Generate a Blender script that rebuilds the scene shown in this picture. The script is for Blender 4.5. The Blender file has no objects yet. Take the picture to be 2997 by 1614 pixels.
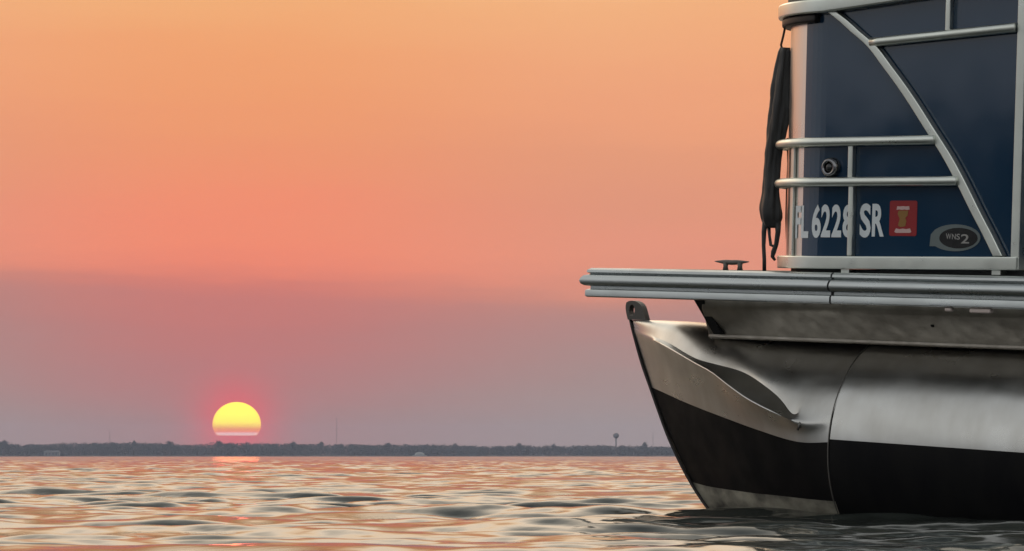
import bpy, bmesh, math, random
import numpy as np
from mathutils import Vector, Matrix, noise as mnoise

random.seed(4); rng = np.random.default_rng(11)
S = bpy.context.scene
COL = S.collection
R = math.radians

# ------------------------------------------------------------------ camera, sky, sun, exposure
F = 8000.0; CX = 1498.5; HY = 1336.0; PW = 2997.0      # long lens; horizon row of the photograph
CAM_H = 0.166
cam_d = bpy.data.cameras.new('camera')
cam_d.sensor_width = 36.0
cam_d.lens = 36.0 * F / PW
cam_d.shift_y = (HY - 807.0) / PW
cam_d.clip_start = 0.05; cam_d.clip_end = 60000
cam = bpy.data.objects.new('camera', cam_d)
cam.location = (0, 0, CAM_H); cam.rotation_euler = (R(90), 0, 0)
COL.objects.link(cam); S.camera = cam

SUN_AZ = math.atan((690.0 - CX) / F)      # x/y
SUN_EL = (HY - 1243.0) / F
S.view_settings.view_transform = 'Standard'
S.view_settings.look = 'None'
S.view_settings.exposure = 0.0
S.view_settings.gamma = 1.0
S.view_settings.use_curve_mapping = False
S.render.engine = 'CYCLES'
S.cycles.volume_bounces = 0
S.cycles.max_bounces = 6
S.cycles.use_denoising = True


def lin(c):
    return tuple(((v / 255.0) / 12.92 if v / 255.0 <= 0.04045 else ((v / 255.0 + 0.055) / 1.055) ** 2.4) for v in c) + (1.0,)


W = bpy.data.worlds.new('World'); S.world = W; W.use_nodes = True
nt = W.node_tree; N = nt.nodes; L = nt.links; N.clear()


def nd(t, **kw):
    n = N.new(t)
    for k, v in kw.items():
        setattr(n, k, v)
    return n


def mth(op, a, b=None, c=None, clamp=False):
    n = nd('ShaderNodeMath', operation=op); n.use_clamp = clamp
    for i, v in enumerate((a, b, c)):
        if v is None: continue
        if isinstance(v, (int, float)): n.inputs[i].default_value = v
        else: L.new(v, n.inputs[i])
    return n.outputs[0]


def mixc(f, a, b):
    n = nd('ShaderNodeMix', data_type='RGBA')
    for s, v in ((n.inputs[0], f), (n.inputs[6], a), (n.inputs[7], b)):
        if isinstance(v, (int, float)): s.default_value = v
        elif isinstance(v, tuple): s.default_value = v
        else: L.new(v, s)
    return n.outputs[2]


tc = nd('ShaderNodeTexCoord')
nrm = nd('ShaderNodeVectorMath', operation='NORMALIZE'); L.new(tc.outputs['Generated'], nrm.inputs[0])
sep = nd('ShaderNodeSeparateXYZ'); L.new(nrm.outputs[0], sep.inputs[0])
el = mth('MULTIPLY', mth('ARCSINE', sep.outputs[2]), 180 / math.pi)          # degrees above the horizon
az = mth('MULTIPLY', mth('ARCTAN2', sep.outputs[0], sep.outputs[1]), 180 / math.pi)
# slow streaky unevenness of the smoke layers
cmb = nd('ShaderNodeCombineXYZ')
L.new(mth('MULTIPLY', az, 0.09), cmb.inputs[0]); L.new(mth('MULTIPLY', el, 0.42), cmb.inputs[1])
nz = nd('ShaderNodeTexNoise'); nz.inputs['Scale'].default_value = 1.0; nz.inputs['Detail'].default_value = 4
nz.inputs['Roughness'].default_value = 0.55
L.new(cmb.outputs[0], nz.inputs['Vector'])
warp = mth('MULTIPLY', mth('SUBTRACT', nz.outputs[0], 0.5), 1.5)
cmb2 = nd('ShaderNodeCombineXYZ')
L.new(mth('ADD', mth('MULTIPLY', az, 0.16), mth('MULTIPLY', el, 0.25)), cmb2.inputs[0]); L.new(mth('MULTIPLY', el, 1.7), cmb2.inputs[1])
nz2 = nd('ShaderNodeTexNoise'); nz2.inputs['Scale'].default_value = 1.0; nz2.inputs['Detail'].default_value = 5
L.new(cmb2.outputs[0], nz2.inputs['Vector'])
warp = mth('ADD', warp, mth('MULTIPLY', mth('SUBTRACT', nz2.outputs[0], 0.5), 0.75))
elw = mth('ADD', mth('ADD', el, warp), mth('MULTIPLY', mth('MAXIMUM', mth('MINIMUM', az, 12.0), -12.0), 0.022))
tt = mth('POWER', mth('DIVIDE', mth('MAXIMUM', elw, 0.0), 90.0), 0.5, clamp=True)


def ramp(stops, fac):
    n = nd('ShaderNodeValToRGB'); cr = n.color_ramp
    pts = [(math.sqrt(st[0] / 90.0), tuple(v * (st[2] if len(st) > 2 else 1.0) for v in lin(st[1])[:3]) + (1.0,)) for st in stops]
    cr.elements[0].position, cr.elements[0].color = pts[0]
    cr.elements[1].position, cr.elements[1].color = pts[-1]
    for p, c in pts[1:-1]:
        e = cr.elements.new(p); e.color = c
    L.new(fac, n.inputs[0]); return n.outputs[0]


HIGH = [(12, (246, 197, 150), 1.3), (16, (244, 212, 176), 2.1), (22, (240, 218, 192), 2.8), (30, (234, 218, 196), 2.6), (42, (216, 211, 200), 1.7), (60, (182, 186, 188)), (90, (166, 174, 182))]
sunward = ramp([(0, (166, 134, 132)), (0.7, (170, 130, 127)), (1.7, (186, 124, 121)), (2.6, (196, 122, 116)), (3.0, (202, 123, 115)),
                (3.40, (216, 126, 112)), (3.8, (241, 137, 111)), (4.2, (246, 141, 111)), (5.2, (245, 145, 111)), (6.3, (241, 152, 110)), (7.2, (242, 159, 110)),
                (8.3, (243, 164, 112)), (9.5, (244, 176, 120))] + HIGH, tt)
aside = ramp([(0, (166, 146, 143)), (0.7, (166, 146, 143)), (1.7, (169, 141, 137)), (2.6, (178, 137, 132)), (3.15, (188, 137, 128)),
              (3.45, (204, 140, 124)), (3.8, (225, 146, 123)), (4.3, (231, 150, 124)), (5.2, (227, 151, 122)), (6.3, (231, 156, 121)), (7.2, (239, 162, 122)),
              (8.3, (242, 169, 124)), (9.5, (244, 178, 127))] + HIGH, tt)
ANTI = [(0, (168, 168, 172)), (4, (188, 190, 193)), (10, (212, 213, 212)), (20, (221, 222, 220)), (35, (214, 216, 216)), (60, (186, 190, 194)), (90, (166, 174, 182))]
anti = ramp(ANTI, tt)
daz = mth('ABSOLUTE', mth('SUBTRACT', az, math.degrees(SUN_AZ)))
n = nd('ShaderNodeMapRange', interpolation_type='SMOOTHSTEP'); L.new(daz, n.inputs[0])
n.inputs[1].default_value = 0.5; n.inputs[2].default_value = 8.5
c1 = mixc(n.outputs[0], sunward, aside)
n = nd('ShaderNodeMapRange', interpolation_type='SMOOTHSTEP'); L.new(daz, n.inputs[0])
n.inputs[1].default_value = 16.0; n.inputs[2].default_value = 85.0
c2 = mixc(n.outputs[0], c1, anti)
# aureole of the sun in the smoke
sd = (math.sin(SUN_AZ) * math.cos(SUN_EL), math.cos(SUN_AZ) * math.cos(SUN_EL), math.sin(SUN_EL))
vs = nd('ShaderNodeVectorMath', operation='DISTANCE'); L.new(nrm.outputs[0], vs.inputs[0]); vs.inputs[1].default_value = sd
dd = mth('MULTIPLY', vs.outputs['Value'], 180 / math.pi)
g1 = mth('MULTIPLY', mth('EXPONENT', mth('MULTIPLY', mth('POWER', mth('DIVIDE', dd, 0.78), 2.0), -1.0)), 1.0)
g2 = mth('MULTIPLY', mth('EXPONENT', mth('MULTIPLY', mth('DIVIDE', dd, 1.6), -1.0)), 0.35)
c3 = mixc(g2, c2, lin((216, 104, 110)))
c4 = mixc(g1, c3, lin((248, 86, 96)))
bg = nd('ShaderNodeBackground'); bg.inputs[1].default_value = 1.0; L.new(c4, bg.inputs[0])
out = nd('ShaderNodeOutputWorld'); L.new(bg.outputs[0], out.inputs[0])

sl = bpy.data.lights.new('sun_lamp', 'SUN'); sl.energy = 0.0016; sl.angle = R(1.0); sl.color = (1.0, 0.17, 0.10)
slo = bpy.data.objects.new('sun_lamp', sl); COL.objects.link(slo)
slo.rotation_euler = Vector((sd[0], sd[1], math.sin(R(1.5)))).to_track_quat('Z', 'Y').to_euler()


# ------------------------------------------------------------------ helpers
def tag(o, label=None, cat=None, group=None, kind=None):
    if label: o['label'] = label
    if cat: o['category'] = cat
    if group: o['group'] = group
    if kind: o['kind'] = kind
    return o


def empty(name, loc=(0, 0, 0)):
    o = bpy.data.objects.new(name, None); o.empty_display_size = 0.2
    o.location = loc; COL.objects.link(o); return o


def mesh_obj(name, verts, faces, mat=None, parent=None, smooth=False, mats=None, fmat=None):
    me = bpy.data.meshes.new(name)
    me.from_pydata([tuple(map(float, v)) for v in verts], [], [tuple(f) for f in faces])
    for m in (mats or ([mat] if mat else [])):
        me.materials.append(m)
    if fmat is not None:
        me.polygons.foreach_set('material_index', list(fmat))
    if smooth:
        me.polygons.foreach_set('use_smooth', [True] * len(me.polygons))
    me.update()
    o = bpy.data.objects.new(name, me); COL.objects.link(o)
    if parent: o.parent = parent
    return o


def fix_normals(o):
    bm = bmesh.new(); bm.from_mesh(o.data); bmesh.ops.recalc_face_normals(bm, faces=bm.faces[:]); bm.to_mesh(o.data); bm.free(); return o


def bevel(o, w, seg=2):
    m = o.modifiers.new('bevel', 'BEVEL'); m.width = w; m.segments = seg; m.limit_method = 'ANGLE'; m.angle_limit = R(40)
    o.data.polygons.foreach_set('use_smooth', [True] * len(o.data.polygons))
    wn = o.modifiers.new('wn', 'WEIGHTED_NORMAL'); wn.keep_sharp = True
    return o


def sweep(prof_fn, pts, frames=None, closed=True, cap=True):
    """rings of points -> verts, faces. prof_fn(i) gives list of 3D points for ring i"""
    vs, fs = [], []
    n = None
    for i in range(len(pts)):
        ring = prof_fn(i); n = len(ring); vs += ring
    m = len(pts)
    for i in range(m - 1):
        for j in range(n if closed else n - 1):
            k = (j + 1) % n
            fs.append((i * n + j, i * n + k, (i + 1) * n + k, (i + 1) * n + j))
    if cap and closed:
        fs.append(tuple(range(n))[::-1]); fs.append(tuple((m - 1) * n + j for j in range(n)))
    return vs, fs


def tube(name, pts, r, mat, parent=None, seg=14, smooth=True):
    pts = [Vector(p) for p in pts]
    rr = r if isinstance(r, (list, tuple)) else [r] * len(pts)
    T = []
    for i in range(len(pts)):
        a = pts[max(i - 1, 0)]; b = pts[min(i + 1, len(pts) - 1)]
        T.append((b - a).normalized())
    up = Vector((0, 0, 1)) if abs(T[0].z) < 0.9 else Vector((1, 0, 0))
    fr = []
    u = (up - T[0] * up.dot(T[0])).normalized()
    for t in T:
        u = (u - t * u.dot(t)).normalized(); fr.append((u, t.cross(u)))
    vs, fs = sweep(lambda i: [pts[i] + fr[i][0] * (math.cos(2 * math.pi * k / seg) * rr[i]) + fr[i][1] * (math.sin(2 * math.pi * k / seg) * rr[i]) for k in range(seg)], pts)
    return fix_normals(mesh_obj(name, vs, fs, mat, parent, smooth))


def box(name, lo, hi, mat, parent=None, bev=0.0):
    x0, y0, z0 = lo; x1, y1, z1 = hi
    v = [(x0, y0, z0), (x1, y0, z0), (x1, y1, z0), (x0, y1, z0), (x0, y0, z1), (x1, y0, z1), (x1, y1, z1), (x0, y1, z1)]
    f = [(0, 3, 2, 1), (4, 5, 6, 7), (0, 1, 5, 4), (1, 2, 6, 5), (2, 3, 7, 6), (3, 0, 4, 7)]
    o = mesh_obj(name, v, f, mat, parent)
    if bev: bevel(o, bev)
    return o


def crom(P, n):
    """Catmull-Rom resample by chord length"""
    P = np.array(P, float)
    d = np.r_[0, np.cumsum(np.linalg.norm(np.diff(P, axis=0), axis=1))]
    s = np.linspace(0, d[-1], n)
    m = np.zeros_like(P)
    m[1:-1] = (P[2:] - P[:-2]) / (d[2:] - d[:-2])[:, None]
    m[0] = (P[1] - P[0]) / (d[1] - d[0]); m[-1] = (P[-1] - P[-2]) / (d[-1] - d[-2])
    i = np.clip(np.searchsorted(d, s, 'right') - 1, 0, len(P) - 2)
    h = (d[i + 1] - d[i])[:, None]; t = ((s - d[i]) / (d[i + 1] - d[i]))[:, None]
    return (2 * t**3 - 3 * t**2 + 1) * P[i] + (t**3 - 2 * t**2 + t) * h * m[i] + (-2 * t**3 + 3 * t**2) * P[i + 1] + (t**3 - t**2) * h * m[i + 1]


# ------------------------------------------------------------------ materials
def mat(name, col, rough=0.5, metal=0.0, spec=0.5, var=None, bump=None, rvar=None, coat=0.0, emit=None):
    """var=(scale xyz, colour2, amount); bump=(scale xyz, strength, distance); rvar=(scale xyz, amount)"""
    m = bpy.data.materials.new(name); m.use_nodes = True
    t = m.node_tree; b = t.nodes['Principled BSDF']
    b.inputs['Base Color'].default_value = (*col, 1); b.inputs['Roughness'].default_value = rough
    b.inputs['Metallic'].default_value = metal; b.inputs['Specular IOR Level'].default_value = spec
    b.inputs['Coat Weight'].default_value = coat; b.inputs['Coat Roughness'].default_value = 0.04
    co = t.nodes.new('ShaderNodeTexCoord')

    def noise(sc, detail=5):
        mp = t.nodes.new('ShaderNodeMapping'); mp.inputs['Scale'].default_value = sc
        t.links.new(co.outputs['Object'], mp.inputs[0])
        nn = t.nodes.new('ShaderNodeTexNoise'); nn.inputs['Scale'].default_value = 1; nn.inputs['Detail'].default_value = detail
        t.links.new(mp.outputs[0], nn.inputs['Vector']); return nn.outputs[0]
    if var:
        r = t.nodes.new('ShaderNodeMapRange'); r.inputs[1].default_value = 0.35; r.inputs[2].default_value = 0.7; r.inputs[4].default_value = var[2]
        t.links.new(noise(var[0]), r.inputs[0])
        x = t.nodes.new('ShaderNodeMix'); x.data_type = 'RGBA'; x.inputs[6].default_value = (*col, 1); x.inputs[7].default_value = (*var[1], 1)
        t.links.new(r.outputs[0], x.inputs[0]); t.links.new(x.outputs[2], b.inputs['Base Color'])
    if rvar:
        r = t.nodes.new('ShaderNodeMapRange'); r.inputs[1].default_value = 0.3; r.inputs[2].default_value = 0.7
        r.inputs[3].default_value = rough - rvar[1]; r.inputs[4].default_value = rough + rvar[1]
        t.links.new(noise(rvar[0]), r.inputs[0]); t.links.new(r.outputs[0], b.inputs['Roughness'])
    if bump:
        bp = t.nodes.new('ShaderNodeBump'); bp.inputs['Strength'].default_value = bump[1]; bp.inputs['Distance'].default_value = bump[2]
        t.links.new(noise(bump[0], 1.5), bp.inputs['Height']); t.links.new(bp.outputs[0], b.inputs['Normal'])
    return m


M_rail = mat('anodised_rail', (0.70, 0.73, 0.68), 0.34, 1.0, var=((6, 6, 6), (0.58, 0.59, 0.54), 0.6), rvar=((20, 20, 20), 0.08))
M_rub = mat('rub_rail_alu', (0.50, 0.53, 0.53), 0.33, 1.0, var=((2, 8, 8), (0.43, 0.45, 0.45), 0.7), rvar=((9, 9, 9), 0.1))
M_hull = mat('hull_aluminium', (0.555, 0.555, 0.54), 0.32, 1.0, var=((14, 14, 4), (0.44, 0.43, 0.405), 0.7), rvar=((7, 7, 16), 0.07), bump=((3.0, 3.0, 3.5), 0.22, 0.02))
M_riser = mat('riser_aluminium', (0.54, 0.50, 0.44), 0.48, 1.0, var=((16, 16, 10), (0.40, 0.36, 0.31), 0.8), rvar=((25, 25, 25), 0.12), bump=((40, 40, 40), 0.15, 0.004))
M_bottom = mat('bottom_paint', (0.008, 0.0082, 0.0095), 0.5, 0.0, 0.06, var=((9, 9, 3), (0.015, 0.0145, 0.014), 0.9), rvar=((12, 12, 12), 0.1))
M_scuff = mat('scuffed_keel', (0.40, 0.38, 0.31), 0.7, 0.0, var=((9, 9, 14), (0.04, 0.04, 0.036), 1.0), bump=((40, 40, 40), 0.4, 0.004))
M_navy = mat('navy_panel', (0.007, 0.034, 0.076), 0.12, 0.0, 0.5, rvar=((4, 4, 4), 0.04), bump=((3.4, 3.4, 2.2), 0.32, 0.02), coat=0.6)
M_corner = mat('corner_sheet', (0.74, 0.70, 0.65), 0.30, 1.0, rvar=((5, 5, 5), 0.06), bump=((3, 3, 2), 0.15, 0.02))
M_black = mat('matte_black', (0.008, 0.008, 0.009), 0.6)
M_deck = mat('deck_board', (0.10, 0.095, 0.09), 0.8, bump=((200, 200, 200), 0.5, 0.002))
M_under = mat('deck_underside', (0.028, 0.026, 0.024), 0.75)
M_canvas = mat('black_canvas', (0.013, 0.013, 0.014), 0.5, var=((30, 30, 8), (0.035, 0.035, 0.036), 1.0), bump=((60, 60, 9), 0.5, 0.006))
M_cord = mat('brown_cord', (0.08, 0.045, 0.03), 0.8)
M_chrome = mat('chrome', (0.75, 0.75, 0.76), 0.08, 1.0)
M_lens = mat('dark_lens', (0.01, 0.011, 0.012), 0.06, 0.0, 0.6)
M_white = mat('white_vinyl', (0.74, 0.79, 0.82), 0.45)
M_red = mat('red_vinyl', (0.30, 0.008, 0.012), 0.4)
M_gold = mat('gold_print', (0.28, 0.14, 0.03), 0.5)
M_pink = mat('pale_print', (0.62, 0.42, 0.40), 0.5)
M_badge = mat('badge_grey', (0.17, 0.20, 0.20), 0.3, 0.6)
M_badgeblack = mat('badge_black', (0.006, 0.006, 0.007), 0.25)
M_badgeprint = mat('badge_print', (0.32, 0.31, 0.30), 0.5)
M_dark = mat('dark_metal', (0.035, 0.03, 0.03), 0.5, 0.6)
M_eye = mat('weathered_eye', (0.13, 0.12, 0.11), 0.55, 0.5)
M_lip = mat('bright_lip', (0.70, 0.69, 0.66), 0.35, 1.0)
M_cushion = mat('olive_cushion', (0.13, 0.12, 0.095), 0.7, bump=((40, 40, 40), 0.2, 0.004))
M_clip = mat('pale_clip', (0.66, 0.56, 0.52), 0.5)
M_weld = mat('weld_bead', (0.16, 0.155, 0.145), 0.5, 0.6)

# ------------------------------------------------------------------ the boat's frame
TH = R(47.7); PITCH = R(3.5); ROLL = R(-2.4)
xh = Vector((-math.sin(TH) * math.cos(PITCH), math.cos(TH) * math.cos(PITCH), math.sin(PITCH)))
port = Vector((-math.cos(TH), -math.sin(TH), 0))
zh = xh.cross(port).normalized()
Rr = Matrix.Rotation(ROLL, 3, xh)          # port side sits a little lower
yh = (Rr @ port).normalized(); zh = (Rr @ zh).normalized()
RT = 0.335; VT = -0.36                    # pontoon radius, and its centre inboard of the fence line


def pixray(px, py):
    return Vector(((px - CX) / F, 1.0, (HY - py) / F))


CAMP = Vector((0, 0, CAM_H))
P0 = CAMP + pixray(2424, 1318) * 8.0
O = P0 - yh * (VT + RT)
MB = Matrix(((xh.x, yh.x, zh.x), (xh.y, yh.y, zh.y), (xh.z, yh.z, zh.z)))
MBi = MB.transposed()


def at(px, py, v):
    """measured photo position -> boat coordinates on the lengthwise plane y = v"""
    d = MBi @ pixray(px, py); c = MBi @ (CAMP - O)
    t = (v - c.y) / d.y
    return c + d * t


def proj(p):
    w = O + MB @ Vector(p) - CAMP
    return CX + F * w.x / w.y, HY - F * w.z / w.y


boat = empty('pontoon_boat', O)
boat.rotation_euler = MB.to_4x4().to_euler()
tag(boat, 'navy and silver pontoon boat with black bottom paint, floating at right', 'boat')

# ---- fence plan path: s<0 along the near side, then round the bow corner and across the bow, then down the far side
RC = 0.28; WB = 2.42
XC = at(2406, 500, 0.0).x
LA = RC * math.pi / 2; LF = WB - 2 * RC


def fpath(s, off):
    if s <= 0: return (XC + s, off)
    if s <= LA:
        a = s / RC; return (XC + (RC + off) * math.sin(a), -RC + (RC + off) * math.cos(a))
    if s <= LA + LF: return (XC + RC + off, -RC - (s - LA))
    if s <= 2 * LA + LF:
        a = (s - LA - LF) / RC; return (XC + (RC + off) * math.cos(a), -WB + RC - (RC + off) * math.sin(a))
    return (XC - (s - 2 * LA - LF), -WB - off)


S_END = 2 * LA + LF + 3.6


def on_fence(px, py, off):
    lo, hi = -2.0, LA * 0.6
    for _ in range(50):
        mid = (lo + hi) / 2
        x, y = fpath(mid, off)
        # height from py at this plan position: iterate once
        z = 0.6
        for _ in range(3):
            q = proj((x, y, z)); z += (q[1] - py) / F * 8.2
        if proj((x, y, z))[0] > px: lo = mid
        else: hi = mid
    return (lo + hi) / 2, z


def srange(s0, s1):
    """stations along the fence, finer in the corners"""
    out = [s0]; marks = [0, LA, LA + LF, 2 * LA + LF]
    s = s0
    while s < s1 - 1e-6:
        fine = (-0.01 < s < LA) or (LA + LF - 0.01 < s < 2 * LA + LF)
        nxt = s + (0.02 if fine else 0.15)
        for m in marks:
            if s < m - 1e-6 < nxt: nxt = min(nxt, m)
        s = min(nxt, s1); out.append(s)
    return out


def fence_strip(name, s0, s1, off0, off1, zlo, zhi, m, parent=boat, bev=0.0):
    """a wall-like piece following the fence; zlo/zhi are functions of s"""
    st = srange(s0, s1)

    def ring(i):
        s = st[i]; a = fpath(s, off0); b = fpath(s, off1)
        return [Vector((*a, zlo(s))), Vector((*b, zlo(s))), Vector((*b, zhi(s))), Vector((*a, zhi(s)))]
    vs, fs = sweep(ring, st)
    o = fix_normals(mesh_obj(name, vs, fs, m, parent))
    if bev: bevel(o, bev)
    return o


def fence_tube(name, s0, s1, off, zf, r, m, parent=boat):
    return tube(name, [(*fpath(s, off), zf(s)) for s in srange(s0, s1)], r, m, parent, 16)


# heights
zb0 = on_fence(2330, 750, 0)[1]; zb1 = on_fence(2950, 752, 0)[1]
sb0 = on_fence(2330, 750, 0)[0]; sb1 = on_fence(2950, 752, 0)[0]
kb = (zb1 - zb0) / (sb1 - sb0)
Z_BASE_T = lambda s: zb0 + kb * (max(min(s, 0), -1.2) - sb0) if s < 0 else zb0 - kb * sb0
Z_BASE_B = lambda s: Z_BASE_T(s) - 0.037
pts_top = [on_fence(px, py, 0.02) for px, py in ((2420, 36), (2457, 31), (2587, 11), (2665, 0), (2960, -42))]
_s = np.array([p[0] for p in pts_top]); _z = np.array([p[1] for p in pts_top])
ktop = np.polyfit(_s, _z, 1)
Z_TOP_B = lambda s: float(np.polyval(ktop, max(min(s, 0.0), -1.0)))
s_post0 = on_fence(2989, 500, 0.0)[0]; s_post1 = on_fence(2964, 500, 0.0)[0]

# ---- panels: bare sheet round the bow corner, navy sheet along the sides and the bow
s_edge = on_fence(2357, 300, -0.012)[0]
side_panel = fence_strip('side_panel', s_post1 - 0.005, s_edge, -0.018, -0.012, lambda s: Z_BASE_B(s) + 0.01, lambda s: Z_TOP_B(s) + 0.004, M_navy)
side_panel['label'] = 'glossy navy side panel carrying the registration number'
s_front = LA + 0.25
fence_strip('corner_panel', s_edge + 0.0005, s_front, -0.017, -0.013, lambda s: Z_BASE_B(s) + 0.01, lambda s: Z_TOP_B(s) - 0.012, M_corner)
fence_strip('bow_panel', s_front + 0.001, LA + LF - 0.25, -0.018, -0.012, lambda s: Z_BASE_B(s) + 0.01, lambda s: Z_TOP_B(s) + 0.004, M_navy)
fence_strip('far_side_panel', LA + LF - 0.249, S_END, -0.018, -0.012, lambda s: Z_BASE_B(s) + 0.01, lambda s: Z_TOP_B(s) + 0.004, M_navy)
s_door0 = s_post0 - 0.02; s_door1 = s_door0 - 0.62
gate = fence_strip('side_gate', s_door1, s_door0, -0.05, -0.044, lambda s: Z_BASE_B(s) + 0.03, lambda s: Z_TOP_B(s) - 0.05, M_navy)
aft_panel = fence_strip('side_panel', -4.2, s_door1 - 0.03, -0.018, -0.012, lambda s: Z_BASE_B(s) + 0.01, lambda s: Z_TOP_B(s) + 0.004, M_navy)

# ---- frame members
fence_strip('base_rail', s_post0, LA + 0.02, -0.045, 0.012, Z_BASE_B, Z_BASE_T, M_rail, bev=0.004)
fence_strip('base_rail', LA + 0.022, S_END, -0.045, 0.012, Z_BASE_B, Z_BASE_T, M_rail, bev=0.004)
fence_strip('base_rail', -4.2, s_door1 - 0.03, -0.045, 0.012, Z_BASE_B, Z_BASE_T, M_rail, bev=0.004)
fence_strip('top_rail', -4.2, LA + LF / 2, -0.035, 0.026, Z_TOP_B, lambda s: Z_TOP_B(s) + 0.040, M_rail, bev=0.006)
fence_strip('top_rail', LA + LF / 2 + 0.001, S_END, -0.035, 0.026, Z_TOP_B, lambda s: Z_TOP_B(s) + 0.040, M_rail, bev=0.006)
fence_strip('corner_shade', s_edge - 0.06, LA + 0.2, -0.03, 0.014, lambda s: Z_TOP_B(s) - 0.024, lambda s: Z_TOP_B(s) - 0.0005, M_dark, bev=0.006)  # dark strip standing for the shaded gap under the top rail
fence_strip('rail_cushion', on_fence(2500, 0, 0)[0] - 3.2, on_fence(2320, 10, -0.01)[0], -0.13, 0.004, lambda s: Z_TOP_B(s) + 0.0405, lambda s: Z_TOP_B(s) + 0.14, M_cushion, bev=0.02)


def post(name, pxa, pxb, ztop_f, zbot_f, off0, off1, py=500, m=M_rail, bev=0.003):
    a = on_fence(pxb, py, off1)[0]; b = on_fence(pxa, py, off1)[0]
    return fence_strip(name, a, b, off0, off1, zbot_f, ztop_f, m, bev=bev)


post('gate_post', 2964, 2989, lambda s: Z_TOP_B(s) - 0.001, lambda s: Z_BASE_B(s) + 0.0005, -0.05, 0.004)
zr1 = on_fence(2650, 411, 0.02)[1]; zr2 = on_fence(2650, 531, 0.02)[1]
zu0 = on_fence(2560, 123, 0.012); zu1 = on_fence(2960, 82, 0.012)
ku = (zu1[1] - zu0[1]) / (zu1[0] - zu0[0])
Z_UP = lambda s: zu0[1] + ku * (s - zu0[0])
sd1 = on_fence(2742, 405, 0.0)[0]; sd2 = on_fence(2808, 530, 0.0)[0]
fence_tube('rail', sd1, LA + LF / 2 - 0.3, 0.012, lambda s: zr1, 0.0135, M_rail)
fence_tube('rail', sd2, LA + LF / 2 - 0.3, 0.012, lambda s: zr2, 0.0135, M_rail)
fence_tube('rail', s_post1 + 0.001, on_fence(2545, 125, 0.012)[0], 0.004, Z_UP, 0.0135, M_rail)
fence_tube('rail', LA + LF + LA + 0.2, S_END, 0.020, lambda s: zr1, 0.0135, M_rail)
fence_tube('rail', LA + LF + LA + 0.2, S_END, 0.020, lambda s: zr2, 0.0135, M_rail)
post('upright', 2480, 2494, lambda s: zr1 - 0.010, lambda s: zr2 + 0.010, -0.012, 0.009, 480)
post('upright', 2480, 2494, lambda s: zr2 - 0.010, lambda s: Z_BASE_T(s) + 0.0005, -0.012, 0.009, 640)
post('upright', 2766, 2780, lambda s: Z_TOP_B(s) - 0.001, lambda s: Z_UP(s) + 0.010, -0.012, 0.008, 40)
post('corner_post', 2311, 2320, lambda s: zr1 + 0.002, lambda s: Z_BASE_T(s) + 0.0005, -0.0125, -0.004, 620, bev=0.002)

# the curved diagonal: outer strip and a darker slate band set back beside it
diag_px = [(2432, 34), (2470, 64), (2498, 90), (2550, 136), (2597, 198), (2634, 248), (2674, 307), (2711, 366), (2742, 414), (2773, 464), (2814, 541), (2851, 616), (2891, 693), (2919, 751)]


def diag(name, dx, wx, off0, off1, m):
    rings = []
    P = crom([(*p, 0) for p in diag_px], 40)
    rg = []
    for px, py, _ in P:
        rr = []
        for e, o_ in ((-wx / 2, off0), (-wx / 2, off1), (wx / 2, off1), (wx / 2, off0)):
            s, z = on_fence(px + dx + e, py, off1)
            x, y = fpath(s, o_)
            rr.append(Vector((x, y, z)))
        rg.append(rr)
    vs, fs = sweep(lambda i: rg[i], rg)
    return bevel(fix_normals(mesh_obj(name, vs, fs, m, boat)), 0.003)


diag('diagonal_brace', 0, 28, -0.0115, 0.012, M_rail)
M_band = mat('slate_band', (0.05, 0.06, 0.075), 0.4, 0.3)
diag('brace_band', 20.5, 12, -0.0117, -0.004, M_band)

fence_strip('gap_shade_strip', s_post0 + 0.001, LA + 0.2, -0.040, -0.030, lambda s: Z_BASE_B(s) - 0.06, lambda s: Z_BASE_B(s) - 0.0005, M_black)  # black strip added to stand for the shade in the gap below the base rail
fence_strip('gap_shade_strip', LA + 0.201, S_END, -0.040, -0.030, lambda s: Z_BASE_B(s) - 0.06, lambda s: Z_BASE_B(s) - 0.0005, M_black)
# feet of the fence on the deck
Z_FEET = lambda s: Z_BASE_B(s) - 0.012
for px in (2472, 2914):
    s, z = on_fence(px, 792, 0)
    fence_strip('fence_foot', s - 0.014, s + 0.014, -0.03, -0.002, lambda s: Z_BASE_B(s) - 0.013, lambda s: Z_BASE_B(s) - 0.0005, M_rail)

# ---- rub rail: one profile swept along the side and round the bow
V_OUT = 0.088
bow_corner = at(1722, 840, 0.055)
XB = bow_corner.x - 0.047
zt = at(2254, 797, 0.05).z; zt2 = at(1740, 786, 0.05).z; zt3 = at(2900, 801, 0.05).z
prof = [(-0.03, 0.0), (0.045, 0.0), (0.054, -0.006), (0.055, -0.013), (0.047, -0.017), (0.050, -0.020), (0.062, -0.023), (0.069, -0.031), (0.0715, -0.040),
        (0.068, -0.049), (0.060, -0.054), (0.046, -0.056), (0.046, -0.064), (0.056, -0.067), (0.058, -0.072), (0.058, -0.086), (0.053, -0.090), (-0.03, -0.090)]
Z_RAIL = zt + 0.002
WD = 2.42


def rail_sweep(name, stations):
    """stations: list of (x, y, nx, ny) plan points with the outward offset direction"""
    rings = [[Vector((x + nx * p[0], y + ny * p[0], Z_RAIL + p[1])) for p in prof] for x, y, nx, ny in stations]
    vs, fs = sweep(lambda i: rings[i], rings)
    o = fix_normals(mesh_obj(name, vs, fs, M_rub, boat, True))
    o.modifiers.new('edge', 'EDGE_SPLIT').split_angle = R(48)
    return o


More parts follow.
